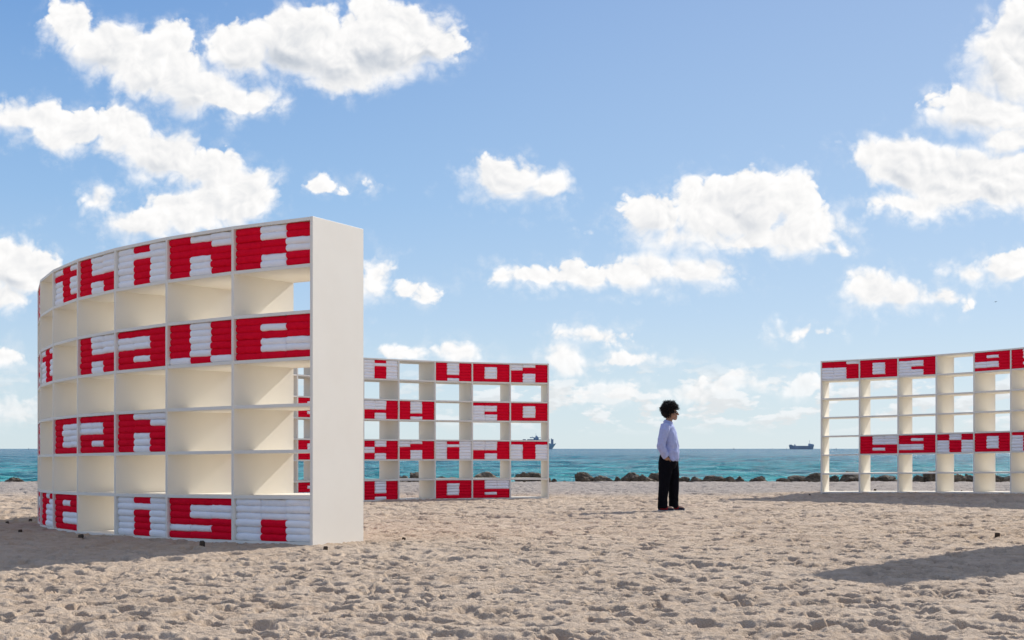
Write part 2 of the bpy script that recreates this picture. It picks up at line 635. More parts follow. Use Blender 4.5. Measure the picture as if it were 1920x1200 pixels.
# ------------------------------------------------------------------ shelves
def box_between(r0, r1, ang, t, z0, z1, c):
    """upright board standing along the radius at angle ang"""
    d = np.array([math.cos(ang), math.sin(ang)])
    n = np.array([-d[1], d[0]]) * t * 0.5
    vs_ = []
    for z in (z0, z1):
        for (r, s) in ((r0, -1), (r1, -1), (r1, 1), (r0, 1)):
            p = np.array(c) + d * r + n * s
            vs_.append((p[0], p[1], z))
    return vs_, [(0, 3, 2, 1), (4, 5, 6, 7), (0, 1, 5, 4), (1, 2, 6, 5), (2, 3, 7, 6), (3, 0, 4, 7)]


def fix_normals(me, bevel=0.0):
    bm = bmesh.new()
    bm.from_mesh(me)
    if bevel:
        bmesh.ops.bevel(bm, geom=bm.edges[:], offset=bevel, segments=1, affect='EDGES')
    bmesh.ops.recalc_face_normals(bm, faces=bm.faces[:])
    bm.to_mesh(me)
    bm.free()
    return me


def build_shelf(key, label):
    s = SHELVES[key]
    c, n = s['c'], s['n']
    am = s['a0'] + s['s'] * TH * n / 2
    base = Vector((c[0] + (RO - DEP / 2) * math.cos(am), c[1] + (RO - DEP / 2) * math.sin(am), EYE + s['top'] + s['tilt'] * n / 2 - SH))
    root = prop(empty('curved_bookshelf', base), label, 'bookshelf', 'curved white bookshelves standing in a ring on the sand')
    for i in range(n + 1):
        top = EYE + s['top'] + s['tilt'] * i
        off = T / 2 / RO if i == 0 else (-T / 2 / RO if i == n else 0.0)
        ang = s['a0'] + s['s'] * (TH * i + off)
        end = i in (0, n)
        e = 0.003 if end else 0.0
        vs_, fs = box_between(RO - DEP - e, RO + e, ang, T, top - SH - (0.06 if end else 0.0), top + (0.002 if end else -T * 0.5), (c[0] - base.x, c[1] - base.y))
        vs_ = [(x, y, z - base.z) for x, y, z in vs_]
        me = fix_normals(mesh('end_panel' if end else 'divider', vs_, fs), 0.0025)
        link('end_panel' if end else 'divider', me, [M_PAINT], root)
    for k in range(8):
        vs_, fs = [], []
        for i in range(n + 1):
            zt = EYE + s['top'] + s['tilt'] * i - k * (SH - T) / 7
            a = s['a0'] + s['s'] * TH * i
            if i == 0: a += s['s'] * T * 0.8 / RO
            if i == n: a -= s['s'] * T * 0.8 / RO
            for r in (RO - DEP + 0.004, RO - 0.004):
                for z in (zt - T, zt):
                    vs_.append((c[0] + r * math.cos(a) - base.x, c[1] + r * math.sin(a) - base.y, z - base.z))
        for i in range(n):
            a, b = 4 * i, 4 * i + 4
            fs += [(a, b, b + 1, a + 1), (a + 2, a + 3, b + 3, b + 2), (a + 1, b + 1, b + 3, a + 3), (a, a + 2, b + 2, b)]
        fs += [(0, 1, 3, 2), (4 * n, 4 * n + 2, 4 * n + 3, 4 * n + 1)]
        link('shelf_board', fix_normals(mesh('shelf_board', vs_, fs)), [M_PAINT], root)
    return root


build_shelf('near', 'large near curved white bookshelf with blank white end panel facing the right')
build_shelf('left', 'curved white bookshelf of mirrored letters half hidden behind the near end panel')
build_shelf('right', 'curved white bookshelf standing right of the man, cut by the picture edge')
build_shelf('edge', 'curved white bookshelf beyond the picture edge, seen only by its shadow on the sand')

# ------------------------------------------------------------------ towels
G_ = {
    'k': 'RWR RWR RRW RRW RWR RWR', 'n': 'RWW RRW RRR RWR RWR RWR', 'i': 'WRW WWW WRW WRW WRW WRW', 'h': 'RWW RWW RWW RRR RWR RWR',
    't': 'WRW RRR WRW WRW WRW WRR', 'o': 'RRR RWR RWR RWR RWR RRR', 'e': 'RRR RWR RRR RWW RWW RRR', 'v': 'RWR RWR RWR RWR RWR WRW',
    'a': 'RRR WWR WWR RRR RWR RRR', 'c': 'RRR RWW RWW RWW RWW RRR', 'u': 'RWW RWW RWW RWW RWW RRR', 'full stop': 'WWW WWW WWW WRW WRW WRW',
    's': 'RRR RWW RWW RRR WWR RRR', 'r': 'RWR RRW RWW RWW RWW RWW',
    'T': 'RRR WRW WRW WRW WRW WRW',
}


def mir(p):
    return ' '.join(w[::-1] for w in p.split())


MN = 'WWR WRR RRR RWR RWR RWR'
MY = 'RWR RWR RWR RWR RRR RWR'
CELLS = {   # shelf -> (row, cell) -> letter, pattern as it is seen, left to right, top to bottom
    'near': {(0, 0): 'k', (0, 1): 'n', (0, 2): 'i', (0, 3): 'h', (0, 4): 't', (0, 6): 'o',
             (2, 0): 'e', (2, 1): 'v', (2, 2): 'a', (2, 3): 'h', (2, 5): 't', (2, 6): 's',
             (4, 2): 'n', (4, 3): 'a', (4, 4): 'c', (4, 6): 'u',
             (6, 0): 'full stop', (6, 1): 's', (6, 2): 'i', (6, 4): 'e', (6, 5): 'r', (6, 6): 'a'},
    'left': {(0, 0): ('n', MN), (0, 1): ('o', G_['o']), (0, 2): ('y', MY), (0, 4): ('i', G_['i']),
             (2, 0): ('o', G_['o']), (2, 1): ('f', 'RRR WWR WWR WRR WWR WWR'), (2, 3): ('y', MY), (2, 4): ('h', mir(G_['h'])), (2, 6): ('a', mir(G_['a'])), (2, 5): ('r', mir(G_['r'])),
             (4, 0): ('t', G_['T']), (4, 1): ('h', mir(G_['h'])), (4, 2): ('i', G_['i']), (4, 3): ('n', MN), (4, 4): ('k', mir(G_['k'])), (4, 6): ('c', 'RRR RWW RWW RWW RRR RRR'),
             (6, 1): ('d', 'RWW RWW RWW RRR RWR RRR'), (6, 2): ('o', G_['o']), (6, 4): ('y', MY), (6, 6): ('e', 'RRR RWR RRR WWR WWR RRR')},
    'right': {(0, 0): ('r', 'RRW RRR WWR WWR WWR WWR'), (0, 1): ('o', G_['o']), (0, 2): ('f', 'RRR WWR WWR WRR WWR WWR'), (0, 4): ('e', mir(G_['e'])), (0, 5): ('d', 'RWW RWW RWW RRR RWR RRR'),
              (4, 1): ('d', 'RWW RWW RWW RRR RWR RRR'), (4, 2): ('e', mir(G_['e'])), (4, 3): ('v', 'RWR RWR WRW WRW WRW WRW'), (4, 4): ('o', G_['o']), (4, 5): ('t', G_['T'])},
}
PITCH = (SH - T) / 7
TWH = (PITCH - T - 0.004) / 6


def towel_mesh(name, wf, wb, depth, seed):
    """folded towel: rounded fold in front, left end rolled round, right end tucked behind its neighbour; x right, y away, z up, origin at the front base centre"""
    r = np.random.default_rng(seed)
    h = TWH * r.uniform(0.985, 1.03)
    vs_, fs = [], []
    st = [-0.5, -0.485, -0.455, -0.40, -0.27, -0.1, 0.1, 0.28, 0.43, 0.515]
    sag = r.normal(0, 0.0016, len(st))
    fr = r.normal(0, 0.003, len(st))
    over = 0.016
    nfa, nba = 5, 3
    ns = nfa + nba
    for k, s in enumerate(st):
        if s < -0.39:
            q = (s + 0.5) / 0.10
            hh = h * math.sqrt(max(0.0, 1 - (1 - q) ** 2)) * 0.98 + 0.003
        else:
            hh = h
        tuck = 0.0 if s < 0.40 else (0.022 if s > 0.5 else 0.012)
        y0 = 0.030 + fr[k] + (h - hh) * 0.30 + tuck
        rad = hh * 0.42
        zc = h * 0.5 + sag[k]
        for i in range(nfa):
            a = -math.pi / 2 + math.pi * i / (nfa - 1)
            vs_.append([s, y0 - rad * 0.58 * math.cos(a), zc + hh * 0.5 * math.sin(a)])
        yb = depth - 0.030 - fr[-k] - tuck
        for i in range(nba):
            a = math.pi / 2 - math.pi * i / (nba - 1)
            vs_.append([s, yb + rad * 0.58 * math.cos(a), zc + hh * 0.5 * math.sin(a)])
    vs_ = np.array(vs_)
    tfrac = np.clip(vs_[:, 1] / depth, 0, 1)
    wid = wf * (1 - tfrac) + wb * tfrac + over
    vs_[:, 0] = vs_[:, 0] * wid - over * 0.35
    m = len(st)
    for k in range(m - 1):
        for i in range(ns):
            a, b = k * ns + i, k * ns + (i + 1) % ns
            fs.append((a, b, b + ns, a + ns))
    fs.append(tuple(range(ns))[::-1])
    fs.append(tuple((m - 1) * ns + i for i in range(ns)))
    return fix_normals(mesh(name, vs_, fs, True))


WO = (1.0182 - T - 0.004) / 3
WI = (1.0182 * (RO - DEP) / RO - T - 0.004) / 3
TM = {}
for fam, (wf, wb) in {'out': (WO, WI), 'in': (WI, WO)}.items():
    for colr, mt in (('R', M_RED), ('W', M_WHITE)):
        TM[fam, colr] = []
        for q in range(7):
            me = towel_mesh('red_towel' if colr == 'R' else 'white_towel', wf, wb, DEP, 100 + q + (50 if fam == 'in' else 0))
            me.materials.append(mt)
            TM[fam, colr].append(me)

ORD = ['top', 'second from top', 'third from top', 'third from bottom', 'second from bottom', 'bottom']
ROWN = {0: 'top', 2: 'third', 4: 'fifth', 6: 'bottom'}
WORD = {0: "think", 2: "have", 4: "can", 6: "is"}
PILE = ['left', 'middle', 'right']
items = []
for key, cells in CELLS.items():
    s = SHELVES[key]
    outside = key == 'near'
    for (row, i), val in cells.items():
        let, pat = (val, G_[val]) if isinstance(val, str) else val
        pat = pat.split()
        for j in range(3):
            # the viewer's left column
            if key == 'right':
                fa = i + (j + 0.5) / 3
            else:
                fa = i + 1 - (j + 0.5) / 3
            # keep clear of the half boards at both sides of a cell
            mid = i + 0.5
            fa = mid + (fa - mid) * (1 - 0.036 / 1.0)
            a = s['a0'] + s['s'] * TH * fa
            rad = RO if outside else RO - DEP
            # chord of the faceted front, not the arc
            sagi = RO * (1 - math.cos(TH / 2)) * (1 - ((fa - mid) / 0.5) ** 2)
            rad -= sagi
            d = np.array([math.cos(a), math.sin(a)])
            pos = np.array(s['c']) + d * rad
            yv = -d if outside else d
            am = s['a0'] + s['s'] * TH * mid
            yl = (-1 if outside else 1) * np.array([math.cos(am), math.sin(am)])
            rz = math.atan2(yv[1], yv[0]) - math.pi / 2
            zfloor = EYE + s['top'] + s['tilt'] * fa - (row + 1) * PITCH
            for k in range(6):
                colr = pat[k][j]
                dist = math.hypot(*pos)
                vis = abs(float(np.dot(yl, pos / dist)))
                px = 960 + F * pos[0] / pos[1]
                inframe = -25 < px < 1945
                area = vis / dist ** 2 if inframe else 0
                place = {'near': 'near shelf', 'left': 'shelf behind end panel', 'right': 'shelf right of man'}[key]
                lab = f"{'red' if colr == 'R' else 'white'} towel, {ORD[k]}, {PILE[j]} pile, {'' if let == 'full stop' else 'letter '}{let}, {ROWN[row]} row, {place}"
                items.append((area, colr, 'out' if outside else 'in', pos, rz, zfloor + (5 - k) * TWH + 0.001, lab))
stuff = {'R': [], 'W': []}
count = {'R': 0, 'W': 0}
LIMIT = {'R': 300, 'W': 300}
for it in sorted(items, key=lambda q: -q[0]):
    area, colr, fam, pos, rz, z, lab = it
    me = random.choice(TM[fam, colr])
    yv = Vector((-math.sin(rz), math.cos(rz), 0))
    j = random.gauss(0, 0.003) + 0.004
    loc = Vector((pos[0], pos[1], z)) + yv * j
    rot = rz + random.gauss(0, 0.006)
    if count[colr] < LIMIT[colr] and area > 0:
        o = bpy.data.objects.new('red_towel' if colr == 'R' else 'white_towel', me)
        o.location = loc
        o.rotation_euler = (0, 0, rot)
        prop(o, lab, 'towel', 'red towels stacked in the bookshelves' if colr == 'R' else 'white towels stacked in the bookshelves')
        COL.objects.link(o)
        count[colr] += 1
    else:
        stuff[colr].append((me, Matrix.Translation(loc) @ Matrix.Rotation(rot, 4, 'Z')))
for colr, lst in stuff.items():
    if not lst:
        continue
    vs_, fs, n0_ = [], [], 0
    for me, mx in lst:
        vs_ += [tuple(mx @ v.co) for v in me.vertices]
        fs += [tuple(n0_ + q for q in p.vertices) for p in me.polygons]
        n0_ = len(vs_)
    nm = 'red_towels' if colr == 'R' else 'white_towels'
    prop(link(nm, mesh(nm, vs_, fs, True), [M_RED if colr == 'R' else M_WHITE]),
         f"remaining small {'red' if colr == 'R' else 'white'} towels folded in the farther bookshelves", 'towels', kind='stuff')


# ------------------------------------------------------------------ shapes for the figure
def tube(path, seg=16, ref=(1, 0, 0), caps=True):
    """rings (centre, ra, rb) -> closed tube; ra along ref"""
    vs_, fs = [], []
    pts = [Vector(p[0]) for p in path]
    for i, (p, ra, rb) in enumerate(path):
        t = (pts[min(i + 1, len(pts) - 1)] - pts[max(i - 1, 0)]).normalized()
        A = Vector(ref) - t * Vector(ref).dot(t)
        if A.length < 1e-3:
            A = Vector((0, 1, 0)) - t * t.y
        A.normalize()
        B = t.cross(A)
        for k in range(seg):
            th = 2 * math.pi * k / seg
            vs_.append(pts[i] + A * (ra * math.cos(th)) + B * (rb * math.sin(th)))
    for i in range(len(path) - 1):
        for k in range(seg):
            a, b = i * seg + k, i * seg + (k + 1) % seg
            fs.append((a, b, b + seg, a + seg))
    if caps:
        fs.append(tuple(range(seg))[::-1])
        fs.append(tuple((len(path) - 1) * seg + k for k in range(seg)))
    return vs_, fs


def ball(c, r, sub=3):
    bm = bmesh.new()
    bmesh.ops.create_icosphere(bm, subdivisions=sub, radius=1.0)
    vs_ = [Vector((c[0] + v.co.x * r[0], c[1] + v.co.y * r[1], c[2] + v.co.z * r[2])) for v in bm.verts]
    fs = [tuple(v.index for v in f.verts) for f in bm.faces]
    bm.free()
    return vs_, fs


def joined(parts):
    vs_, fs = [], []
    for v, f in parts:
        n_ = len(vs_)
        vs_ += v
        fs += [tuple(n_ + q for q in p) for p in f]
    return vs_, fs


def fused(name, parts, voxel, smooth_it=4, fac=0.5):
    """one continuous skin over overlapping closed parts"""
    vs_, fs = joined(parts)
    me = fix_normals(mesh(name, vs_, fs))
    o = bpy.data.objects.new(name, me)
    COL.objects.link(o)
    md = o.modifiers.new('r', 'REMESH')
    md.mode = 'VOXEL'
    md.voxel_size = voxel
    sm = o.modifiers.new('s', 'SMOOTH')
    sm.iterations = smooth_it
    sm.factor = fac
    dg = bpy.context.evaluated_depsgraph_get()
    out = bpy.data.meshes.new_from_object(o.evaluated_get(dg))
    bpy.data.objects.remove(o)
    out.polygons.foreach_set('use_smooth', [True] * len(out.polygons))
    out.name = name
    return out


def wrinkle(me, amp, fx, seed, fn=None):
    from mathutils import noise
    off = Vector((seed * 3.1, seed * 1.7, seed))
    ns = [v.normal.copy() for v in me.vertices]
    for v, nrm in zip(me.vertices, ns):
        p = v.co
        a = noise.noise(Vector((p.x * fx[0], p.y * fx[1], p.z * fx[2])) + off)
        b = noise.noise(Vector((p.x * fx[0] * 2.2, p.y * fx[1] * 2.2, p.z * fx[2] * 2.2)) + off * 2)
        k = fn(p) if fn else 1.0
        v.co = p + nrm * ((1 - abs(a) * 2) * 0.6 + b * 0.4) * amp * k
    me.update()


# ------------------------------------------------------------------ the man
M_SKIN = m_plain('skin', (0.36, 0.21, 0.14), 0.55, 0.35, 0.15, 14)
M_SHIRT = m_plain('blue_shirt_cotton', (0.385, 0.44, 0.69), 0.9, 0.1, 0.10, 30, (220, 0.3, 0.002))
M_TROUSER = m_plain('black_trouser_cloth', (0.006, 0.006, 0.009), 0.9, 0.05, 0.3, 10, (120, 0.4, 0.003))
M_HAIR = m_plain('dark_hair', (0.016, 0.012, 0.010), 0.75, 0.25, 0.4, 40)
M_SHOE = m_plain('navy_canvas', (0.020, 0.022, 0.040), 0.8, 0.2, 0.2, 30)
M_SHOER = m_plain('red_canvas', (0.24, 0.012, 0.020), 0.8, 0.2, 0.2, 30)
M_SOLE = m_plain('pale_rubber', (0.45, 0.42, 0.40), 0.7, 0.2, 0.1, 30)
M_LENS = m_plain('dark_plastic', (0.012, 0.010, 0.010), 0.25, 0.5, 0.1, 30)
M_BUTTON = m_plain('white_button', (0.7, 0.7, 0.72), 0.4, 0.4, 0.1, 30)

gz = float(np.mean(ground(PERSON[0] + np.array([-.1, .1, 0, -.1, .1]), PERSON[1] + np.array([-.1, -.1, 0, .1, .1])))) - 0.012
man = prop(empty('person', (PERSON[0] + 0.02, PERSON[1], gz), R(-10)),
           'person with big curly dark hair, pale blue shirt and black trousers, hand in pocket', 'person')

FR, FL = (-0.085, -0.105), (0.085, 0.095)        # right foot (near), left foot


def leg_path(foot, hy, grow):
    fx, fy = foot
    return [((-0.010 + fx * 0.15, hy * 0.8, 0.93), 0.115 + grow, 0.095 + grow), ((fx * 0.45 - 0.010, hy, 0.80), 0.112 + grow, 0.098 + grow),
            ((fx * 0.72 + 0.0, hy * 1.02, 0.62), 0.092 + grow, 0.088 + grow), ((fx * 0.90, fy, 0.44), 0.070 + grow * 1.1, 0.070 + grow * 1.1),
            ((fx * 0.98 - 0.012, fy, 0.26), 0.060 + grow * 1.4, 0.060 + grow * 1.4), ((fx - 0.015, fy, 0.085), 0.042 + grow * 2.0, 0.042 + grow * 2.0)]


def arm_path(sgn, grow):
    return [((-0.045, sgn * 0.165, 1.445), 0.062 + grow, 0.060 + grow), ((-0.065, sgn * 0.222, 1.36), 0.058 + grow, 0.054 + grow), ((-0.098, sgn * 0.243, 1.22), 0.050 + grow, 0.048 + grow),
            ((-0.118, sgn * 0.252, 1.11), 0.045 + grow, 0.043 + grow), ((-0.088, sgn * 0.238, 1.02), 0.041 + grow, 0.040 + grow), ((-0.050, sgn * 0.206, 0.945), 0.033 + grow, 0.031 + grow)]


def hand(sgn):
    """hand slipped into the pocket: palm, thumb out in front, four fingers of unequal length, bent"""
    out = []
    w = Vector((-0.050, sgn * 0.206, 0.95))
    out.append(tube([(w, 0.030, 0.024), (w + Vector((0.012, -sgn * 0.012, -0.035)), 0.036, 0.022), (w + Vector((0.026, -sgn * 0.028, -0.075)), 0.043, 0.020), (w + Vector((0.034, -sgn * 0.045, -0.105)), 0.040, 0.016)], 12))
    for q, ln in zip((-0.030, -0.010, 0.011, 0.031), (0.060, 0.074, 0.080, 0.070)):
        b0 = w + Vector((0.032 + q, -sgn * 0.042, -0.095))
        out.append(tube([(b0, 0.0095, 0.009), (b0 + Vector((0.010, -sgn * 0.006, -ln * 0.45)), 0.009, 0.0085), (b0 + Vector((0.020, -sgn * 0.020, -ln * 0.8)), 0.0085, 0.008), (b0 + Vector((0.024, -sgn * 0.034, -ln)), 0.006, 0.006)], 8))
    b0 = w + Vector((0.030, -sgn * 0.006, -0.030))
    out.append(tube([(b0, 0.013, 0.012), (b0 + Vector((0.034, -sgn * 0.004, -0.030)), 0.011, 0.010), (b0 + Vector((0.050, -sgn * 0.010, -0.060)), 0.0095, 0.009), (b0 + Vector((0.056, -sgn * 0.016, -0.080)), 0.006, 0.006)], 8))
    return out


parts = [
    ball((0.020, 0, 1.705), (0.098, 0.080, 0.098)), ball((0.055, 0, 1.645), (0.082, 0.066, 0.095)), ball((0.100, 0, 1.570), (0.036, 0.036, 0.030)),
    tube([((0.134, 0, 1.675), 0.012, 0.010), ((0.146, 0, 1.655), 0.014, 0.013), ((0.158, 0, 1.634), 0.016, 0.018), ((0.146, 0, 1.626), 0.012, 0.016)], 10),
    ball((0.122, 0, 1.690), (0.018, 0.052, 0.010)), ball((0.132, 0, 1.604), (0.011, 0.024, 0.008)), ball((0.130, 0, 1.591), (0.012, 0.022, 0.008)),
    ball((0.010, -0.080, 1.655), (0.020, 0.011, 0.032)), ball((0.010, 0.080, 1.655), (0.020, 0.011, 0.032)), ball((0.085, -0.040, 1.625), (0.035, 0.022, 0.03)), ball((0.085, 0.040, 1.625), (0.035, 0.022, 0.03)),
    tube([((-0.030, 0, 1.40), 0.075, 0.085), ((-0.020, 0, 1.49), 0.060, 0.062), ((0.005, 0, 1.56), 0.056, 0.054), ((0.020, 0, 1.62), 0.056, 0.054)]),
    tube([((-0.01, 0, 0.80), 0.120, 0.150), ((0.005, 0, 0.95), 0.118, 0.150), ((0.015, 0, 1.10), 0.115, 0.148), ((0.0, 0, 1.28), 0.108, 0.165), ((-0.02, 0, 1.40), 0.092, 0.165), ((-0.025, 0, 1.46), 0.06, 0.10)]),
    tube(leg_path(FR, -0.088, 0.0)), tube(leg_path(FL, 0.088, 0.0)),
    tube(arm_path(-1, 0.0)), tube(arm_path(1, 0.0)),
    ball((FR[0] + 0.05, FR[1], 0.055), (0.12, 0.042, 0.04)), ball((FL[0] + 0.05, FL[1], 0.055), (0.12, 0.042, 0.04)),
] + hand(-1) + hand(1)
link('body', fused('body', parts, 0.0065, 3), [M_SKIN], man)

# shirt: loose body, sleeves to the wrist, collar, button placket
sh = [
    tube([((0.000, 0, 0.875), 0.150, 0.185), ((0.008, 0, 0.93), 0.152, 0.187), ((0.014, 0, 1.02), 0.146, 0.180), ((0.016, 0, 1.12), 0.140, 0.176), ((0.010, 0, 1.22), 0.134, 0.182),
          ((-0.004, 0, 1.32), 0.126, 0.190), ((-0.018, 0, 1.41), 0.108, 0.188), ((-0.026, 0, 1.455), 0.088, 0.150), ((-0.024, 0, 1.490), 0.070, 0.080)], 28),
    tube([(p_, a_, b_) for p_, a_, b_ in arm_path(-1, 0.020)][:6] + [((-0.036, -0.198, 0.925), 0.052, 0.050)], 18),
    tube([(p_, a_, b_) for p_, a_, b_ in arm_path(1, 0.020)][:6] + [((-0.036, 0.198, 0.925), 0.052, 0.050)], 18),
]
me = fused('shirt', sh, 0.010, 3)
wrinkle(me, 0.022, (10, 10, 7.0), 3, lambda p: 0.45 + 0.8 * max(0.0, min(1.0, (1.32 - p.z) / 0.3)))
shirt = link('shirt', me, [M_SHIRT], man)
cv, cf = joined([tube([((-0.022, 0, 1.478), 0.078, 0.082), ((-0.014, 0, 1.500), 0.074, 0.076), ((-0.004, 0, 1.532), 0.070, 0.069)], 20, caps=False),
                 tube([((-0.004, 0, 1.532), 0.070, 0.069), ((-0.012, 0, 1.505), 0.083, 0.086), ((-0.018, 0, 1.482), 0.090, 0.096)], 20, caps=False)])
link('collar', mesh('collar', cv, cf, True), [M_SHIRT], shirt)
bt = [ball((0.151 - 0.028 * max(0, (z - 1.1) / 0.3) ** 1.6, -0.012, z), (0.006, 0.006, 0.006), 1) for z in (0.96, 1.05, 1.14)] + [ball((0.128, -0.012, 1.25), (0.006, 0.006, 0.006), 1), ball((0.108, -0.012, 1.35), (0.006, 0.006, 0.006), 1)]
bm_ = joined(bt)
link('button_row', mesh('button_row', *bm_), [M_BUTTON], shirt)
for sgn in (-1, 1):
    cuff = tube([((-0.064, sgn * 0.215, 0.975), 0.057, 0.055), ((-0.054, sgn * 0.208, 0.952), 0.058, 0.056), ((-0.038, sgn * 0.198, 0.922), 0.055, 0.052)], 18)
    link('cuff', mesh('cuff', *cuff, True), [M_SHIRT], shirt)

tr = [tube(leg_path(FR, -0.088, 0.016), 20), tube(leg_path(FL, 0.088, 0.016), 20),
      tube([((-0.008, 0, 0.72), 0.105, 0.150), ((-0.006, 0, 0.80), 0.138, 0.185), ((-0.004, 0, 0.87), 0.146, 0.184), ((0.000, 0, 0.93), 0.138, 0.172)], 26)]
for f_ in (FR, FL):
    tr.append(tube([((f_[0] * 0.98 - 0.012, f_[1], 0.30), 0.080, 0.078), ((f_[0] - 0.014, f_[1], 0.15), 0.079, 0.077), ((f_[0] - 0.010, f_[1], 0.055), 0.088, 0.080)], 18))
me = fused('trousers', tr, 0.011, 3)
wrinkle(me, 0.010, (9, 9, 9), 8, lambda p: 1.0 if p.z < 0.25 else 0.5)
link('trousers', me, [M_TROUSER], man)

# hair: a core of curls with thousands of small loose locks
hc, hr = Vector((0.006, 0, 1.722)), (0.140, 0.138, 0.138)


def hair_ok(p):
    # leave the face and the front of the neck free
    return not (p.x > 0.085 and p.z < 1.715) and p.z > 1.575 and not (p.x > 0.035 and p.z < 1.66)


core = [ball((-0.018, 0, 1.738), (0.110, 0.116, 0.106)), ball((-0.045, 0, 1.675), (0.080, 0.100, 0.080)), ball((0.055, 0, 1.775), (0.072, 0.095, 0.062))]
me = fused('hair', core, 0.010, 2)
wrinkle(me, 0.022, (40, 40, 40), 5)
hv, hf = [v.co.copy() for v in me.vertices], [tuple(p.vertices) for p in me.polygons]
for q in range(9000):
    d = Vector(rng.normal(0, 1, 3)).normalized()
    k = (0.62 + 0.42 * rng.random() ** 0.8) * (1 + 0.05 * math.sin(7 * d.x + 5 * d.z + 1) + 0.04 * math.sin(11 * d.z - 6 * d.x + 2) + 0.04 * math.sin(13 * d.y))
    p = hc + Vector((d.x * hr[0], d.y * hr[1], d.z * hr[2])) * k
    if not hair_ok(p):
        continue
    t1 = d.cross(Vector(rng.normal(0, 1, 3))).normalized()
    t2 = d.cross(t1)
    ln, wd = rng.uniform(0.012, 0.034), 0.0016
    b_ = len(hv)
    pts = [p, p + d * ln * 0.5 + t1 * ln * 0.45, p + d * ln * 1.0 + t1 * ln * 0.1 + t2 * ln * 0.3]
    for w_ in pts:
        hv += [w_ - t2 * wd, w_ + t2 * wd]
    hf += [(b_, b_ + 1, b_ + 3, b_ + 2), (b_ + 2, b_ + 3, b_ + 5, b_ + 4)]
link('hair', mesh('hair', hv, hf, False), [M_HAIR], man)

gl = [ball((0.128, -0.034, 1.668), (0.014, 0.026, 0.020), 2), ball((0.128, 0.034, 1.668), (0.014, 0.026, 0.020), 2),
      tube([((0.140, -0.012, 1.675), 0.003, 0.004), ((0.142, 0, 1.677), 0.003, 0.004), ((0.140, 0.012, 1.675), 0.003, 0.004)], 6)]
for sgn in (-1, 1):
    gl.append(tube([((0.118, sgn * 0.060, 1.674), 0.004, 0.006), ((0.06, sgn * 0.078, 1.674), 0.0035, 0.005), ((0.006, sgn * 0.084, 1.668), 0.0035, 0.004)], 6, ref=(0, 1, 0)))
link('sunglasses', mesh('sunglasses', *joined(gl), True), [M_LENS], man)

for f_ in (FR, FL):
    up = fused('shoe', [tube([((f_[0] - 0.095, f_[1], 0.050), 0.028, 0.030), ((f_[0] - 0.07, f_[1], 0.058), 0.038, 0.046), ((f_[0] - 0.01, f_[1], 0.062), 0.042, 0.052), ((f_[0] + 0.07, f_[1], 0.048), 0.045, 0.038),
                               ((f_[0] + 0.13, f_[1], 0.038), 0.043, 0.028), ((f_[0] + 0.175, f_[1], 0.032), 0.028, 0.018)], 16, ref=(0, 1, 0))], 0.006, 2)
    shoe = link('shoe', up, [M_SHOE], man)
    side = fused('side_patch', [tube([((f_[0] - 0.060, f_[1] - 0.004, 0.062), 0.039, 0.040), ((f_[0] + 0.0, f_[1] - 0.004, 0.064), 0.045, 0.046), ((f_[0] + 0.075, f_[1] - 0.004, 0.052), 0.046, 0.036)], 14, ref=(0, 1, 0))], 0.006, 1)
    link('side_patch', side, [M_SHOER], shoe)
    so = tube([((f_[0] - 0.100, f_[1], 0.014), 0.030, 0.012), ((f_[0] - 0.06, f_[1], 0.014), 0.043, 0.014), ((f_[0] + 0.04, f_[1], 0.014), 0.046, 0.014), ((f_[0] + 0.13, f_[1], 0.014), 0.046, 0.013), ((f_[0] + 0.182, f_[1], 0.016), 0.028, 0.012)], 14, ref=(0, 1, 0))
    link('sole', mesh('sole', *so, True), [M_SOLE], shoe)


# ------------------------------------------------------------------ boulders along the berm
def boulder(x0, x1, ytop, label, tan=False, dist=None, seed=0, squash=0.75):
    from mathutils import noise
    r = np.random.default_rng(500 + seed)
    d = dist or 49.6 + r.uniform(-0.6, 0.9)
    cx_ = ((x0 + x1) / 2 - 960) / F * d
    w = (x1 - x0) / F * d * 1.10
    top = EYE - (ytop - HZ) / F * d
    bot = float(EYE + ground_rel(cx_, d)) - 0.15
    h = max(top - bot, 0.12)
    bm = bmesh.new()
    bmesh.ops.create_icosphere(bm, subdivisions=4, radius=1.0)
    # facets: cut the ball by random planes, then roughen
    pl = [(Vector(r.normal(0, 1, 3)).normalized(), r.uniform(0.50, 0.84)) for _ in range(14)]
    off = Vector(r.uniform(0, 50, 3))
    for v in bm.verts:
        p = v.co.copy()
        for nrm, k in pl:
            e = p.dot(nrm) - k
            if e > 0:
                p -= nrm * e * 0.85
        p *= 1 + 0.20 * noise.noise(p * 1.6 + off) + 0.17 * noise.noise(p * 3.6 + off) + 0.10 * noise.noise(p * 8.0 + off) - 0.10 * abs(noise.noise(p * 5.0 - off))
        v.co = p
    zs_ = [v.co.z for v in bm.verts]
    xs_ = [v.co.x for v in bm.verts]
    zt, zb = max(zs_), min(zs_)
    xw = max(xs_) - min(xs_)
    xm = (max(xs_) + min(xs_)) / 2
    for v in bm.verts:
        v.co.z = (v.co.z - zb) / (zt - zb) * h
        v.co.x = (v.co.x - xm) * w / xw
        v.co.y *= w / xw * squash
    me = bpy.data.meshes.new('boulder')
    bm.to_mesh(me)
    bm.free()
    o = link('boulder', me, [M_ROCK_T if tan else M_ROCK], None, (cx_, d, bot))
    prop(o, label, 'boulder', 'boulders along the top of the beach')


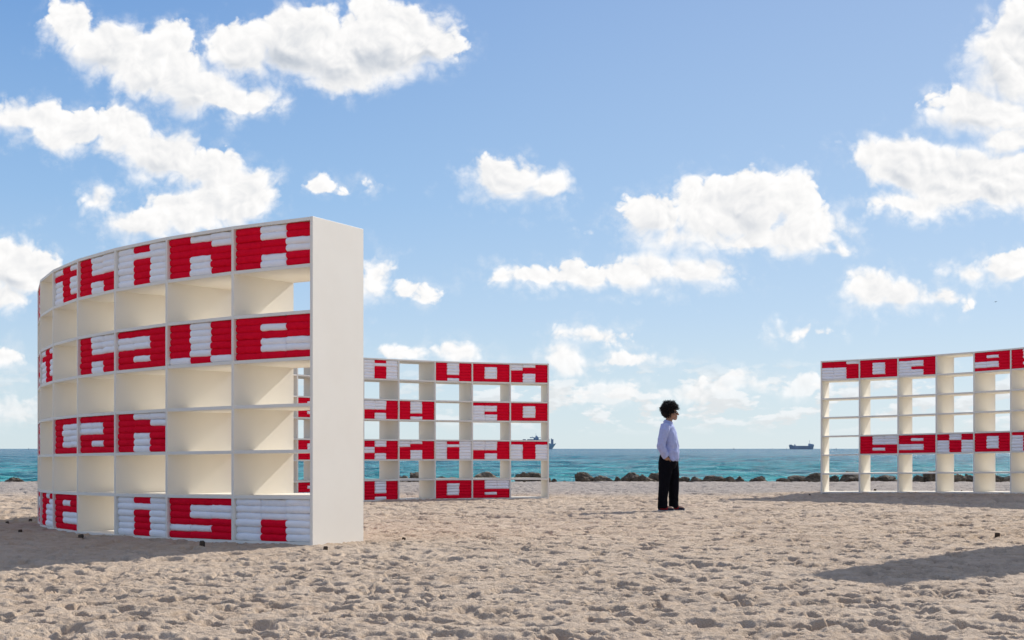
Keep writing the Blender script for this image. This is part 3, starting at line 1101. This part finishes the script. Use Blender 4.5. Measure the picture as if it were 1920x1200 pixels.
ROCKS = [
    (8, 53, 894, 'low brown boulder by the left picture edge', 0),
    (50, 92, 900, 'flat tan boulder just left of the near bookshelf', 1),
    (549, 561, 899, 'small boulder seen through the gap before the end panel, left one', 0),
    (560, 572, 901, 'tiny flat boulder seen through the gap before the end panel, right one', 1),
    (672, 690, 897, 'small dark boulder right beside the white end panel', 0),
    (746, 769, 891, 'brown boulder in left half of the second open gap of the far left shelf', 1),
    (766, 806, 885, 'sloping dark boulder in right half of the second gap of the far left shelf', 0),
    (820, 842, 893, 'small brown boulder in the middle gap of the shelf behind the end panel', 0),
    (836, 866, 894, 'second small boulder in the middle gap of the shelf behind the end panel', 1),
    (890, 936, 884, 'large rounded tan boulder in the fourth gap of the far left shelf', 1),
    (963, 991, 885, 'round brown boulder in the last gap of the far left shelf', 0),
    (990, 1032, 885, 'sloping dark boulder half hidden by the right end of the far left shelf', 0),
    (1033, 1044, 897, 'small boulder right beside the far left shelf', 0),
    (1046, 1062, 901, 'very low flat boulder between the far left shelf and the tall boulder', 0),
    (1079, 1117, 884, 'tall rounded boulder standing alone right of the far left shelf', 0),
    (1111, 1140, 891, 'brown boulder leaning on the right side of the tall rounded boulder', 1),
    (1136, 1152, 896, 'small dark low boulder between two bigger brown ones, left of the man', 0),
    (1150, 1168, 893, 'small round boulder left of the pointed boulder', 0),
    (1163, 1198, 885, 'pointed dark boulder a little left of the man', 0),
    (1190, 1212, 889, 'small dark boulder top between the pointed boulder and the man', 0),
    (1188, 1230, 895, 'low long tan boulder directly left of the man', 1),
    (1216, 1246, 886, 'dark boulder behind the man, its left slope showing', 0),
    (1266, 1293, 893, 'low dark boulder directly right of the man', 0),
    (1290, 1319, 893, 'second dark boulder right of the man', 0),
    (1317, 1358, 891, 'wide dark boulder right of the man, third from him', 0),
    (1352, 1369, 893, 'small dark boulder on the right shoulder of the wide one', 0),
    (1366, 1379, 893, 'small pale tan boulder between dark ones', 1),
    (1375, 1400, 892, 'dark boulder just right of the small pale tan one', 0),
    (1402, 1429, 895, 'low boulder left in the lone pair before the water gap', 0),
    (1416, 1438, 892, 'taller boulder right in the lone pair before the water gap', 0),
    (1450, 1481, 896, 'low wedge boulder left of the tanker side boulders', 0),
    (1478, 1518, 891, 'long dark boulder below the tanker', 0),
    (1508, 1546, 886, 'high dark boulder just left of the right hand bookshelf', 0),
    (1552, 1574, 891, 'dark boulder left in the first gap of the right bookshelf', 0),
    (1570, 1614, 883, 'large dark boulder right in the first gap of the right bookshelf', 0),
    (1630, 1643, 893, 'narrow dark boulder at left of the second gap of the right bookshelf', 0),
    (1640, 1684, 890, 'triangular dark boulder in the second gap of the right bookshelf', 0),
    (1708, 1734, 890, 'dark boulder left in the third gap of the right bookshelf', 0),
    (1727, 1762, 882, 'high dark boulder right in the third gap of the right bookshelf', 0),
    (1785, 1810, 888, 'brown boulder left in the fourth gap of the right bookshelf', 1),
    (1805, 1832, 888, 'dark boulder right in the fourth gap of the right bookshelf', 0),
    (1858, 1882, 890, 'dark boulder left in the fifth gap of the right bookshelf', 0),
    (1880, 1905, 892, 'low brown boulder right in the fifth gap of the right bookshelf', 1),
]
for i, (a, b, y_, lab, tn) in enumerate(ROCKS):
    boulder(a, b, y_, lab, bool(tn), seed=i)

# ------------------------------------------------------------------ dark stakes sticking out of the sand
M_STAKE = m_plain('weathered_dark_wood', (0.085, 0.064, 0.048), 0.9, 0.2, 0.4, 25, (30, 0.6, 0.01))
STAKES = [
    (14, 983, 6, 'dark stake in the shade farthest left, by the picture edge'), (57, 977, 7, 'dark stake in the shade just left of the near bookshelf corner'),
    (38, 998, 8, 'dark stake in the shade, nearest of the three left of the near bookshelf'), (152, 1008, 11, 'dark stake in the shade in front of the letter e of the near bookshelf'),
    (379, 1024, 11, 'dark stake in the shade below the letter s of the near bookshelf'), (610, 1031, 12, 'dark stake at the foot of the white end panel'),
    (757, 1012, 7, 'small dark stake in the sun, right of the white end panel'), (1870, 1004, 9, 'dark stake in the sun near the right picture edge, above the big shadow'),
    (1518, 928, 4, 'tiny dark stake just left of the right bookshelf'), (1641, 922, 5, 'tiny dark stake behind the second gap of the right bookshelf'),
    (1803, 922, 5, 'tiny dark stake behind the fourth gap of the right bookshelf'),
]
for i, (sx, sy, sw, lab) in enumerate(STAKES):
    d = 14.0
    for _ in range(30):                      # where the view ray meets the sand
        d = F * (-float(ground_rel((sx - 960) / F * d, d))) / (sy - HZ)
    x = (sx - 960) / F * d
    z = float(np.max(ground(x + np.array([0, 0.06, -0.06, 0, 0, 0.04, -0.04]), d + np.array([0, 0, 0, -0.08, -0.16, -0.24, -0.24])))) - 0.012
    w = sw / F * d
    h = w * random.uniform(0.70, 0.85)
    bm = bmesh.new()
    bmesh.ops.create_cube(bm, size=1.0)
    for v in bm.verts:
        k = 0.86 if v.co.z > 0 else 1.0
        v.co = Vector((v.co.x * w * k + (v.co.z > 0) * w * random.uniform(-0.06, 0.1), v.co.y * w * 0.8 * k, (v.co.z + 0.5) * (h + 0.14) - 0.14 + (v.co.z > 0) * random.uniform(-0.1, 0.1) * h))
    bmesh.ops.bevel(bm, geom=bm.edges[:], offset=w * 0.10, segments=2, affect='EDGES')
    me = bpy.data.meshes.new('stake')
    bm.to_mesh(me)
    bm.free()
    o = link('stake', me, [M_STAKE], None, (x, d, z))
    o.rotation_euler = (random.uniform(-0.15, 0.15), random.uniform(-0.15, 0.15), random.uniform(0, 3))
    prop(o, lab, 'stake', 'dark stakes sticking out of the sand round the bookshelves')

# ------------------------------------------------------------------ ships on the horizon
M_HULL = m_plain('hazed_blue_grey_hull', (0.34, 0.38, 0.45), 0.6, 0.3, 0.2, 0.05)  # distance haze is mixed into all the ship colours, paler and bluer
M_HULL2 = m_plain('hazed_light_blue_hull', (0.38, 0.47, 0.56), 0.6, 0.3, 0.2, 0.05)
M_HOUSE = m_plain('hazed_pale_grey_ship', (0.36, 0.42, 0.53), 0.6, 0.3, 0.2, 0.1)
M_CARGO = m_plain('hazed_stacked_cargo', (0.24, 0.285, 0.38), 0.7, 0.2, 0.5, 0.12)


def prism(prof, y0, y1):
    n = len(prof)
    vs_ = [(x, y0, z) for x, z in prof] + [(x, y1, z) for x, z in prof]
    fs = [tuple(range(n)), tuple(range(2 * n - 1, n - 1, -1))] + [(i, i + n, (i + 1) % n + n, (i + 1) % n) for i in range(n)]
    return vs_, fs


def hull(prof_top, prof_bot, beam, z0, yc):
    """hull: stations (x, half beam factor) at keel line and deck line"""
    vs_, fs = [], []
    n = len(prof_top)
    for (xt, bt_, zt), (xb, bb) in zip(prof_top, prof_bot):
        vs_ += [(xt, yc - beam * bt_, zt), (xt, yc + beam * bt_, zt), (xb, yc + beam * bb, z0), (xb, yc - beam * bb, z0)]
    for i in range(n - 1):
        a, b = 4 * i, 4 * i + 4
        fs += [(a, a + 1, b + 1, b), (a + 1, a + 2, b + 2, b + 1), (a + 2, a + 3, b + 3, b + 2), (a + 3, a, b, b + 3)]
    fs += [(0, 3, 2, 1), (4 * n - 4, 4 * n - 3, 4 * n - 2, 4 * n - 1)]
    return vs_, fs


def at(px, py, d):
    return ((px - 960) / F * d, d, EYE - (py - HZ) / F * d)


def ship_part(name, shapes, m_, root):
    vs_, fs = joined(shapes)
    return link(name, fix_normals(mesh(name, [(v[0] - root.location.x, v[1] - root.location.y, v[2] - root.location.z) for v in vs_], fs)), [m_], root)


def bx(x0, y0, x1, y1, d, dep, dd=0.0):
    """block given by its outline seen at distance d"""
    a, b = at(x0, y1, d), at(x1, y0, d)
    return prism([(a[0], a[2]), (b[0], a[2]), (b[0], b[2]), (a[0], b[2])], d - dep / 2 + dd, d + dep / 2 + dd)


d1 = 4600.0
px1 = d1 / F
c_ship = prop(empty('container_ship', (at(1003, 842, d1)[0], d1, SEA)), 'long blue grey container ship passing behind the far left shelf', 'ship')
xa = lambda p: (p - 960) * px1
zt_ = lambda y: EYE - (y - HZ) * px1
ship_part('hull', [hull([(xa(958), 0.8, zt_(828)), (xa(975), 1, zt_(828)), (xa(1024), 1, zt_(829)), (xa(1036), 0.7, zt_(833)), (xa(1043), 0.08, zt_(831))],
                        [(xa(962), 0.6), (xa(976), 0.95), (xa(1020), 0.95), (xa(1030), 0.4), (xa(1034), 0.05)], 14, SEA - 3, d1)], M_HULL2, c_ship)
for (a, b, c_, e) in ((964, 826, 980, 830), (980, 823.6, 986, 829), (988.5, 823.6, 1000, 829), (1000, 824, 1014.5, 829), (1016, 822, 1022, 829), (1023.5, 823, 1030, 829)):
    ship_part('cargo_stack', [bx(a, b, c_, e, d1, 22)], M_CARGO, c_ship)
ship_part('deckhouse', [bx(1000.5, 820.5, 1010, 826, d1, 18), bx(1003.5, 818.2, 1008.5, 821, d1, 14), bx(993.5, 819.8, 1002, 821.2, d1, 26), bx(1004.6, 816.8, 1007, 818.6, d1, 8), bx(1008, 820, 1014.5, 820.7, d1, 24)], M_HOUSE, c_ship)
ship_part('mast', [bx(1004.5, 812.5, 1005, 818, d1, 1)], M_HOUSE, c_ship)
ship_part('mast', [bx(997.6, 817.6, 998.2, 820, d1, 1)], M_HOUSE, c_ship)
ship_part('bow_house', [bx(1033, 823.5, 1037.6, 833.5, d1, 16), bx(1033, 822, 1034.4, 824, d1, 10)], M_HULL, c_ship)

d2 = 4300.0
px2 = d2 / F
tk = prop(empty('tanker', (at(1502, 842, d2)[0], d2, SEA)), 'low dark blue tanker on the horizon left of the right bookshelf', 'ship')
xa = lambda p: (p - 960) * px2
zt_ = lambda y: EYE - (y - HZ) * px2
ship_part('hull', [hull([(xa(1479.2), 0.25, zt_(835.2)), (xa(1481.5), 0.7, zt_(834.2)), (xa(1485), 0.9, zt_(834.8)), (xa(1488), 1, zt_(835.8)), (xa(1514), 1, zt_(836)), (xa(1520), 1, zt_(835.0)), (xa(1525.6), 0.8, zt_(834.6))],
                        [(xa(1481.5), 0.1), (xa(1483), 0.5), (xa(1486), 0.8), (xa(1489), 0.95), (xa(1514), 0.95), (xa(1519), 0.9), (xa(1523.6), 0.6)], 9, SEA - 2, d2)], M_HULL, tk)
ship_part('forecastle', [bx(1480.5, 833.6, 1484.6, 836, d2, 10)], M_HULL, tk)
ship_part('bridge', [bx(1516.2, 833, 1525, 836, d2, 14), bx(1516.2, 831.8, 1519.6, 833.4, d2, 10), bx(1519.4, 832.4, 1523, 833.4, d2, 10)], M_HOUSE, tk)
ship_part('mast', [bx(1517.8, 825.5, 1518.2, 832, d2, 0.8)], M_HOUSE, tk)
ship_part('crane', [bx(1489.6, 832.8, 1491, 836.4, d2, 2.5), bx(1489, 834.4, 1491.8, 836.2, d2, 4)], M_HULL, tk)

for (bx_, by_, w_, lab) in ((1376, 840, 3.4, 'tiny boat on the horizon right of the man'), (1475, 840.4, 2.0, 'speck of a boat just left of the tanker'), (1449, 840.4, 1.6, 'faint speck of a boat between the two other boats'),
                            (54, 840, 2.6, 'tiny boat on the horizon at the far left'), (1568, 840.2, 2.6, 'tiny boat seen through the first gap of the right bookshelf')):
    d = 3300.0
    p_ = d / F
    rt = prop(empty('boat', (at(bx_, by_, d)[0], d, SEA)), lab, 'boat', 'tiny boats on the horizon')
    x0, x1 = (bx_ - w_ / 2 - 960) * p_, (bx_ + w_ / 2 - 960) * p_
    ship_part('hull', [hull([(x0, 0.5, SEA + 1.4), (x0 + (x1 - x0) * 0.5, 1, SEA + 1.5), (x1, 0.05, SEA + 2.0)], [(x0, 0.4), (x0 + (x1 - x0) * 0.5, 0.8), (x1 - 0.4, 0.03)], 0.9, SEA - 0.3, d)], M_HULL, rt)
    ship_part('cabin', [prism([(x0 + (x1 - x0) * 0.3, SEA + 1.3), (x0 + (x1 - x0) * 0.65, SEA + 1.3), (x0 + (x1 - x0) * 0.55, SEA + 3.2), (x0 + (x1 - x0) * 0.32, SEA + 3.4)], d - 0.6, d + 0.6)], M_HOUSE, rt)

# ------------------------------------------------------------------ the bird
M_BIRD = m_plain('grey_feathers', (0.07, 0.075, 0.085), 0.9, 0.1, 0.3, 8)
db = 420.0
bo = empty('bird', at(1867, 566, db), R(0))
bo.rotation_euler = (0, R(-12), R(18))
prop(bo, 'dark bird flying high in the sky near the right edge', 'bird')
bb = fused('body', [tube([((-0.30, 0, 0), 0.02, 0.05), ((-0.18, 0, 0), 0.06, 0.06), ((0, 0, 0), 0.09, 0.09), ((0.18, 0, 0.01), 0.07, 0.07), ((0.28, 0, 0.03), 0.05, 0.05), ((0.40, 0, 0.02), 0.012, 0.012)], 10, ref=(0, 0, 1))], 0.02, 2)
link('body', bb, [M_BIRD], bo)
for sgn in (-1, 1):
    vs_, fs = [], []
    for (f_, z, c0, c1) in ((0.04, 0.03, -0.12, 0.14), (0.30, 0.13, -0.10, 0.15), (0.62, 0.12, -0.10, 0.08), (0.85, 0.05, -0.09, -0.03)):
        for th in (-0.008, 0.008):
            vs_ += [(c0, sgn * f_, z + th), (c1, sgn * f_, z + th)]
    for k in range(3):
        a, b = 4 * k, 4 * k + 4
        fs += [(a, a + 1, b + 1, b), (a + 2, b + 2, b + 3, a + 3), (a, b, b + 2, a + 2), (a + 1, a + 3, b + 3, b + 1)]
    fs += [(0, 2, 3, 1), (12, 13, 15, 14)]
    link('wing', fix_normals(mesh('wing', vs_, fs)), [M_BIRD], bo)
